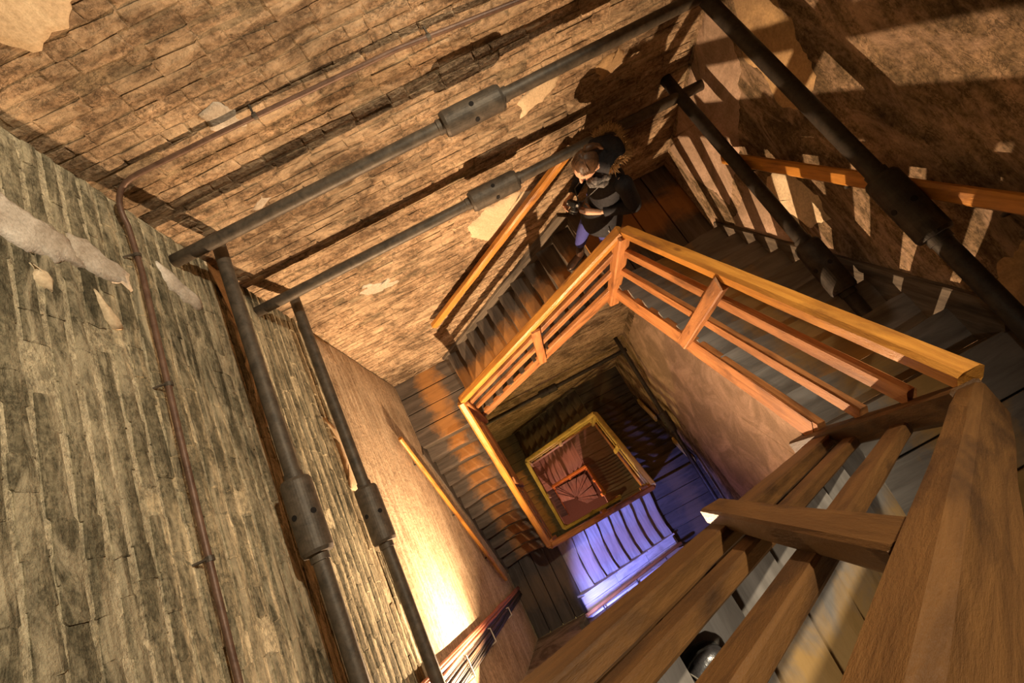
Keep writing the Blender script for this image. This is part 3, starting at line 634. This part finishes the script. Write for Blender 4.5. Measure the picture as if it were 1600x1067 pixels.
# ------------------------------------------------------------------ photographer's boot
def loft(rings, cap=True):
    vs, fs = [], []; n = len(rings[0])
    for r in rings: vs += r
    for i in range(len(rings) - 1):
        for k in range(n): fs.append((i * n + k, i * n + (k + 1) % n, (i + 1) * n + (k + 1) % n, (i + 1) * n + k))
    if cap: fs.append(tuple(reversed(range(n)))); fs.append(tuple(range((len(rings) - 1) * n, len(rings) * n)))
    return vs, fs
M_BOOT = plain('black_leather', (.028, .026, .027), .22, .8, .3, 60); M_SOLE = plain('boot_sole', (.03, .028, .025), .8); M_STITCH = plain('boot_stitch', (.3, .27, .22), .7)
def boot(name, label, heel, ang, mat, S=1.0, shaft=.2, cat='boot', parent=None, sole=None):
    """heel point on the ground, toe towards ang"""
    root = thing(name, label, cat, heel) if parent is None else parent
    M = Matrix.Translation(V(heel)) @ Matrix.Rotation(ang, 4, 'Z') @ Matrix.Scale(S, 4)
    def rng(x, w_, h, z0=.02, n=14, p=2.6):
        out = []
        for k in range(n):
            t = 2 * math.pi * k / n; c, s = math.cos(t), math.sin(t)
            out.append(M @ V((x, math.copysign(abs(c) ** (2 / p), c) * w_, z0 + h / 2 + math.copysign(abs(s) ** (2 / p), s) * h / 2)))
        return out
    prof = [(-.005, .02, .06), (.0, .032, .10), (.03, .038, .115), (.08, .038, .11), (.13, .041, .095), (.18, .047, .075), (.22, .048, .062), (.25, .043, .055), (.275, .030, .046), (.287, .012, .03)]
    body = wobj('upper', *loft([rng(*q) for q in prof]), mat, root, True)
    wobj('sole', *loft([rng(x, w_ * 1.12, .024, 0) for x, w_, h in prof]), sole or M_SOLE, root)
    sh = []
    for z, rx, ry, cx2 in ((.07, .050, .038, .055), (.13, .050, .042, .055), (.17, .053, .046, .052), (shaft, .056, .05, .05)):
        sh.append([M @ V((cx2 + rx * math.cos(2 * math.pi * k / 14), ry * math.sin(2 * math.pi * k / 14), z)) for k in range(14)])
    wobj('shaft', *loft(sh), mat, root, True)
    if parent is None:
        seam = [M @ V((.195 + .012 * math.cos(t) , .049 * math.sin(t), .025 + .076 * max(0, math.cos(t)) ** .6)) for t in [math.pi * (i / 12 - .5) for i in range(13)]]
        wobj('toe_seam', *tube_vf(seam, .0022, 6), M_STITCH, root, True)
    return root
zs0 = ZF['C0'] - round((0.16 - WX0) / (2 / 9) + .5) * (ZF['C0'] - ZF['D0']) / 10
boot('leather_boot', 'shiny black leather boot on the grey step behind the near railing', (-.13, -.635, zs0), math.radians(27), M_BOOT, 1.16, .15)

# ------------------------------------------------------------------ the woman with the camera
M_SKIN = plain('skin', (.62, .36, .24), .5, .4, .1); M_JACK = plain('black_jacket', (.016, .016, .021), .75, .3, .4, 50)
M_JEAN = plain('blue_jeans', (.06, .065, .27), .8, .2, .3, 120); M_HAIR = plain('brown_hair', (.085, .042, .020), .5, .4, .5, 40)
M_FUR = plain('fur', (.36, .23, .11), .9, .1, .5, 30); M_SCARF = plain('grey_scarf', (.13, .125, .125), .9, .1, .8, 45); M_BBOOT = plain('brown_boot', (.05, .025, .015), .35, .5)
M_CHR = plain('camera_silver', (.45, .44, .42), .35, .5); M_CAMB = plain('camera_body', (.014, .014, .015), .4, .5); M_GLS = plain('lens_glass', (.03, .03, .05), .08, .8)
zst = ZF['B0'] - (ZF['B0'] - ZF['A0']) / 11
woman = thing('person', 'woman in black hooded jacket and blue jeans looking down at her camera', 'person', (1.42, 2.25, ZF['B0']))
def skin(name, verts, edges, radii, mat, parent, sub=2, root=0):
    b = WM[parent].translation
    m = bpy.data.meshes.new(name); m.from_pydata([tuple(V(v) - b) for v in verts], edges, []); m.materials.append(mat)
    o = obj(name, m, Matrix.Translation(b), parent)
    sk = o.modifiers.new('skin', 'SKIN'); sk.use_smooth_shade = True; sk.branch_smoothing = .4
    for i, r in enumerate(radii):
        d = m.skin_vertices[0].data[i]; d.radius = r if isinstance(r, tuple) else (r, r); d.use_root = (i == root)
    sd = o.modifiers.new('sub', 'SUBSURF'); sd.levels = sub; sd.render_levels = sub
    return o
pel = V((1.52, 2.25, -3.95)); che = V((1.53, 2.27, -3.66)); nek = V((1.50, 2.275, -3.50)); hd = V((1.345, 2.30, -3.435))
shl, shr = V((1.57, 2.09, -3.575)), V((1.50, 2.45, -3.575)); ell, elr = V((1.66, 1.99, -3.86)), V((1.50, 2.56, -3.86)); wrl, wrr = V((1.40, 2.14, -3.95)), V((1.25, 2.40, -3.93))
hipl, hipr = V((1.54, 2.15, -4.02)), V((1.50, 2.33, -4.02)); knl, knr = V((1.46, 2.11, -4.40)), V((1.33, 2.31, -4.46)); anl, anr = V((1.53, 2.12, ZF['B0'] + .09)), V((1.28, 2.31, zst + .09))
skin('body', [pel, che, nek, (hd + nek) / 2, hd, shl, ell, wrl, shr, elr, wrr, hipl, knl, anl, hipr, knr, anr],
     [(0, 1), (1, 2), (2, 3), (3, 4), (1, 5), (5, 6), (6, 7), (1, 8), (8, 9), (9, 10), (0, 11), (11, 12), (12, 13), (0, 14), (14, 15), (15, 16)],
     [.09, .08, .05, .052, .07, .03, .03, .025, .03, .03, .025, .075, .05, .035, .075, .05, .035], M_SKIN, woman)
jk = []
for c_, rx, ry in (((1.48, 2.225, -4.27), .19, .21), ((1.48, 2.225, -4.255), .195, .215), ((1.495, 2.23, -4.14), .18, .20), ((1.515, 2.25, -3.98), .155, .175), ((1.525, 2.26, -3.86), .145, .165), ((1.53, 2.268, -3.72), .15, .19), ((1.53, 2.27, -3.61), .125, .20), ((1.52, 2.272, -3.55), .095, .14), ((1.505, 2.274, -3.50), .075, .085)):
    jk.append([V(c_) + Matrix.Rotation(math.radians(12), 3, 'Z') @ V((rx * math.cos(t) * (1 + .03 * math.sin(5 * t + c_[2] * 30)), ry * math.sin(t), 0)) for t in [2 * math.pi * k / 28 for k in range(28)]])
def sleeve(a, b, c):
    a, b, c = V(a), V(b), V(c); pts = [a.lerp(b, -.12), a.lerp(b, .15), a.lerp(b, .4), a.lerp(b, .62), a.lerp(b, .82)] + bez(a.lerp(b, .9), b, b.lerp(c, .15), 4) + [b.lerp(c, .4), b.lerp(c, .65), b.lerp(c, .84), b.lerp(c, .88)]
    rr = [.075, .083, .078, .074, .072, .073, .074, .073, .071, .068, .062, .055, .050, .052]
    return tube_vf(pts, [r * (1 + .05 * math.sin(i * 2.1)) for i, r in enumerate(rr)], 14)
jacket = wobj('jacket', *merge([loft(jk), sleeve(shl, ell, wrl), sleeve(shr, elr, wrr)]), M_JACK, woman, True); fix_normals(jacket.data)
sd = jacket.modifiers.new('sub', 'SUBSURF'); sd.levels = 1; sd.render_levels = 1
wobj('pocket_zip', *tube_vf([(1.43, 2.02, -4.12), (1.46, 2.015, -4.2), (1.49, 2.005, -4.26)], .004, 5), M_CHR, jacket, base=WM[jacket].translation)
skin('jeans', [V((1.51, 2.24, -4.0)), hipl, knl, V((1.50, 2.115, -4.58)), hipr, knr, V((1.29, 2.31, -4.72))], [(0, 1), (1, 2), (2, 3), (0, 4), (4, 5), (5, 6)], [.11, .092, .07, .058, .092, .07, .058], M_JEAN, woman)
for nm, p, a in (('boot', (1.58, 2.12, ZF['B0'] + .002), math.radians(197)), ('boot', (1.33, 2.32, zst + .002), math.radians(202))):
    boot(nm, None, p, a, M_BBOOT, .86, .32, parent=woman)
# head
hf = V((-.70, -.42, -.58)).normalized()                     # where the face looks
hu = (V((-.5, -.1, .85)) - hf * V((-.5, -.1, .85)).dot(hf)).normalized(); hs_ = hu.cross(hf)
MH = Matrix(((hf.x, hs_.x, hu.x, hd.x), (hf.y, hs_.y, hu.y, hd.y), (hf.z, hs_.z, hu.z, hd.z), (0, 0, 0, 1))) @ Matrix.Scale(1.18, 4)
def ell_vf(M, rx, ry, rz, cen=(0, 0, 0), nu=20, nv=12, fn=None):
    vs, fs = [], []
    for j in range(nv + 1):
        ph = math.pi * j / nv
        for i in range(nu):
            t = 2 * math.pi * i / nu; d = V((math.sin(ph) * math.cos(t), math.sin(ph) * math.sin(t), math.cos(ph))); k = fn(d) if fn else 1
            vs.append(M @ (V(cen) + V((d.x * rx * k, d.y * ry * k, d.z * rz * k))))
    for j in range(nv):
        for i in range(nu): fs.append((j * nu + i, (j + 1) * nu + i, (j + 1) * nu + (i + 1) % nu, j * nu + (i + 1) % nu))
    return vs, fs
head = wobj('head', *ell_vf(MH, .098, .076, .115, fn=lambda d: 1 - .16 * max(0, -d.z) * max(0, abs(d.y)) - .05 * max(0, -d.z - .4)), M_SKIN, woman, True)
wobj('nose', *tube_vf([MH @ V((.088, 0, .015)), MH @ V((.104, 0, -.012)), MH @ V((.114, 0, -.032)), MH @ V((.094, 0, -.04))], [.008, .011, .014, .008], 8), M_SKIN, head, True, base=WM[head].translation)
wobj('mouth', *tube_vf([MH @ V((.083, -.022, -.066)), MH @ V((.090, 0, -.066)), MH @ V((.083, .022, -.066))], .006, 6), plain('lips', (.4, .16, .13), .5), head, True, base=WM[head].translation)
for s in (-1, 1):
    wobj('eye', *ell_vf(MH, .008, .014, .006, (.087, s * .032, .006), 10, 6), plain('eye_dark', (.04, .03, .03), .3), head, True, base=WM[head].translation)
    wobj('ear', *ell_vf(MH, .018, .009, .030, (-.005, s * .074, -.005), 10, 8), M_SKIN, head, True, base=WM[head].translation)
def hairf(d):
    return 1 + .02 * math.sin(d.y * 60) + .01 * math.sin(d.x * 40 + d.z * 30)
hair = wobj('hair', *ell_vf(MH, .098, .083, .108, (-.014, 0, .020), 40, 16, hairf), M_HAIR, woman, True)
pony = [MH @ V(q) for q in ((-.06, 0, .085), (-.10, .0, .085), (-.125, .015, .05), (-.14, .03, .0), (-.14, .045, -.06))]
wobj('ponytail', *tube_vf(pony, [.025, .032, .030, .024, .008], 12), M_HAIR, hair, True, base=WM[hair].translation)
strands = []
rs = random.Random(3)
for k in range(46):
    a = rs.uniform(-1.25, 1.25); p0 = MH @ V((.082 * math.cos(a) , .083 * math.sin(a), .052)); p1 = MH @ V((.045 * math.cos(a), .062 * math.sin(a), .117)); p2 = MH @ V((-.055, .012 * a, .125))
    strands.append(tube_vf(bez(p0, p1, p2, 5), [.002, .005, .006, .005, .004, .002], 5))
tag(wobj('hair_strands', *merge(strands), M_HAIR, hair, True, base=WM[hair].translation), kind='stuff')
# hood, fur, scarf
hc = V((1.555, 2.33, -3.46)); MHd = Matrix.Translation(hc) @ Matrix.Rotation(math.radians(-20), 4, 'Y') @ Matrix.Rotation(math.radians(10), 4, 'Z')
hood = wobj('hood', *ell_vf(MHd, .155, .175, .105, (0, 0, 0), 22, 12, lambda d: 1 + .07 * math.sin(5 * d.x + 3 * d.y) + .05 * math.sin(9 * d.y - 4 * d.x) + .04 * math.sin(13 * d.x + 6 * d.z) - .55 * max(0, d.z - .45)), M_JACK, woman, True)
fur = []
for k in range(620):
    t = math.radians(-120 + 200 * k / 620) + rs.uniform(-.03, .03); wv = 1 + .07 * math.sin(5 * t) ; b0 = V((.148 * math.cos(t) * wv, .165 * math.sin(t) * wv, .02 + .03 * math.sin(3 * t) + .03 * rs.random()))
    d = (V((math.cos(t), math.sin(t), rs.uniform(.1, 1.1))) + V((rs.uniform(-.5, .5), rs.uniform(-.5, .5), rs.uniform(-.3, .3)))).normalized(); L = rs.uniform(.04, .085)
    fur.append(tube_vf([MHd @ b0, MHd @ (b0 + d * L * .6), MHd @ (b0 + d * L + V((0, 0, -.01)))], [.005, .0035, .0006], 4))
tag(wobj('fur_trim', *merge(fur), M_FUR, hood, False, base=WM[hood].translation), kind='stuff')
sc_ = []
for q in range(2):
    rr = .082 + .016 * q; sc_.append(tube_vf([V((1.46, 2.26, -3.56 - .03 * q)) + V((rr * math.cos(t) * 1.05, rr * math.sin(t), -.03 * math.cos(t - 2.9))) for t in [2 * math.pi * i / 20 for i in range(21)]], [.027 + .010 * math.sin(i * 1.7 + q * 2) for i in range(21)], 8))
wobj('scarf', *merge(sc_), M_SCARF, woman, True)
# hands around the camera
def hand(name, wrist, palm_c, pn, side, parent, curl=1.0):
    """pn: normal on the palm side; fingers grow along (palm - wrist)"""
    wrist, palm_c = V(wrist), V(palm_c); f = (palm_c - wrist).normalized(); pn = V(pn); pn = (pn - f * pn.dot(f)).normalized(); s = f.cross(pn) * side
    parts = []
    parts.append(tube_vf([wrist - f * .03, wrist, wrist.lerp(palm_c, .5), palm_c, palm_c + f * .035], [.024, .025, .033, .037, .030], 10))
    for i, (o, L) in enumerate(((-.030, .062), (-.010, .075), (.011, .078), (.031, .070))):
        b = palm_c + f * .03 + s * o; c1 = f * math.cos(.35 * curl) + pn * math.sin(.35 * curl); c2 = f * math.cos(.95 * curl) + pn * math.sin(.95 * curl); c3 = f * math.cos(1.5 * curl) + pn * math.sin(1.5 * curl)
        p1 = b + c1 * L * .45; p2 = p1 + c2 * L * .32; p3 = p2 + c3 * L * .25
        parts.append(tube_vf([b - f * .02, b, p1, p2, p3], [.0095, .0095, .0088, .008, .005], 8))
    b = palm_c - f * .02 + s * .030; t1 = (s * .75 + f * .55 + pn * .35).normalized(); t2 = (f * .9 + pn * .5 + s * .1).normalized()
    parts.append(tube_vf([b - t1 * .015, b + t1 * .02, b + t1 * .045, b + t1 * .045 + t2 * .035], [.014, .013, .011, .006], 8))
    vs, fs = merge(parts); o = wobj(name, vs, fs, M_SKIN, parent, True)
    sd = o.modifiers.new('sub', 'SUBSURF'); sd.levels = 1; sd.render_levels = 1
    return o
CAM = V((1.225, 2.285, -3.865))
hand('hand', wrl, (1.315, 2.205, -3.955), (-.1, .35, .9), 1, woman, .9)
hand('hand', wrr, (1.195, 2.365, -3.93), (.1, -.75, .55), -1, woman, .9)
# the camera she holds
cf = V((-.55, -.45, -.70)).normalized(); cs = V((-.45, .89, 0)); cs = (cs - cf * cs.dot(cf)).normalized(); cu = cs.cross(cf) * -1
if cu.z < 0: cu = -cu; cs = -cs
MC = Matrix(((cs.x, cf.x, cu.x, CAM.x), (cs.y, cf.y, cu.y, CAM.y), (cs.z, cf.z, cu.z, CAM.z), (0, 0, 0, 1)))
camt = thing('photo_camera', 'black camera held in both hands by the woman', 'camera', CAM)
def bev_box(x0, x1, y0, y1, z0, z1, c):
    m = bpy.data.meshes.new('t'); bm = bmesh.new(); bmesh.ops.create_cube(bm, size=1)
    for v in bm.verts: v.co = V(((x0 + x1) / 2 + v.co.x * (x1 - x0), (y0 + y1) / 2 + v.co.y * (y1 - y0), (z0 + z1) / 2 + v.co.z * (z1 - z0)))
    bmesh.ops.bevel(bm, geom=bm.edges[:], offset=c, segments=2, affect='EDGES', profile=.6); bm.verts.index_update()
    r = [MC @ v.co for v in bm.verts], [tuple(v.index for v in f.verts) for f in bm.faces]; bm.free(); bpy.data.meshes.remove(m); return r
wobj('camera_body', *merge([bev_box(-.062, .062, -.022, .022, -.038, .034, .008), bev_box(-.024, .024, -.024, .026, .028, .056, .008), bev_box(-.066, -.040, -.018, .034, -.038, .030, .008)]), M_CAMB, camt, True)
ln = wobj('lens', *tube_vf([MC @ V((.008, q, -.004)) for q in (.02, .03, .032, .055, .057, .085, .088)], [.034, .034, .036, .036, .034, .036, .034], 20), M_CAMB, camt)
wobj('lens_ring', *tube_vf([MC @ V((.008, q, -.004)) for q in (.062, .066)], .0368, 20, False), M_CHR, ln, base=CAM)
wobj('front_glass', *tube_vf([MC @ V((.008, q, -.004)) for q in (.084, .0895)], .028, 20), M_GLS, ln, base=CAM)
wobj('mode_dial', *tube_vf([MC @ V((.045, 0, q)) for q in (.032, .044)], .011, 14), M_CHR, camt)
wobj('shutter_button', *tube_vf([MC @ V((-.052, .012, q)) for q in (.026, .036)], .007, 12), M_CHR, camt)
st = [MC @ V((.064, 0, .028)), CAM + V((.06, .10, .06)), V((1.40, 2.35, -3.60)), V((1.50, 2.36, -3.47)), V((1.58, 2.27, -3.46)), V((1.50, 2.17, -3.50)), V((1.40, 2.18, -3.62)), CAM + V((.06, -.05, .05)), MC @ V((-.064, 0, .028))]
wobj('strap', *tube_vf(st, .006, 6), M_CAMB, camt, True)
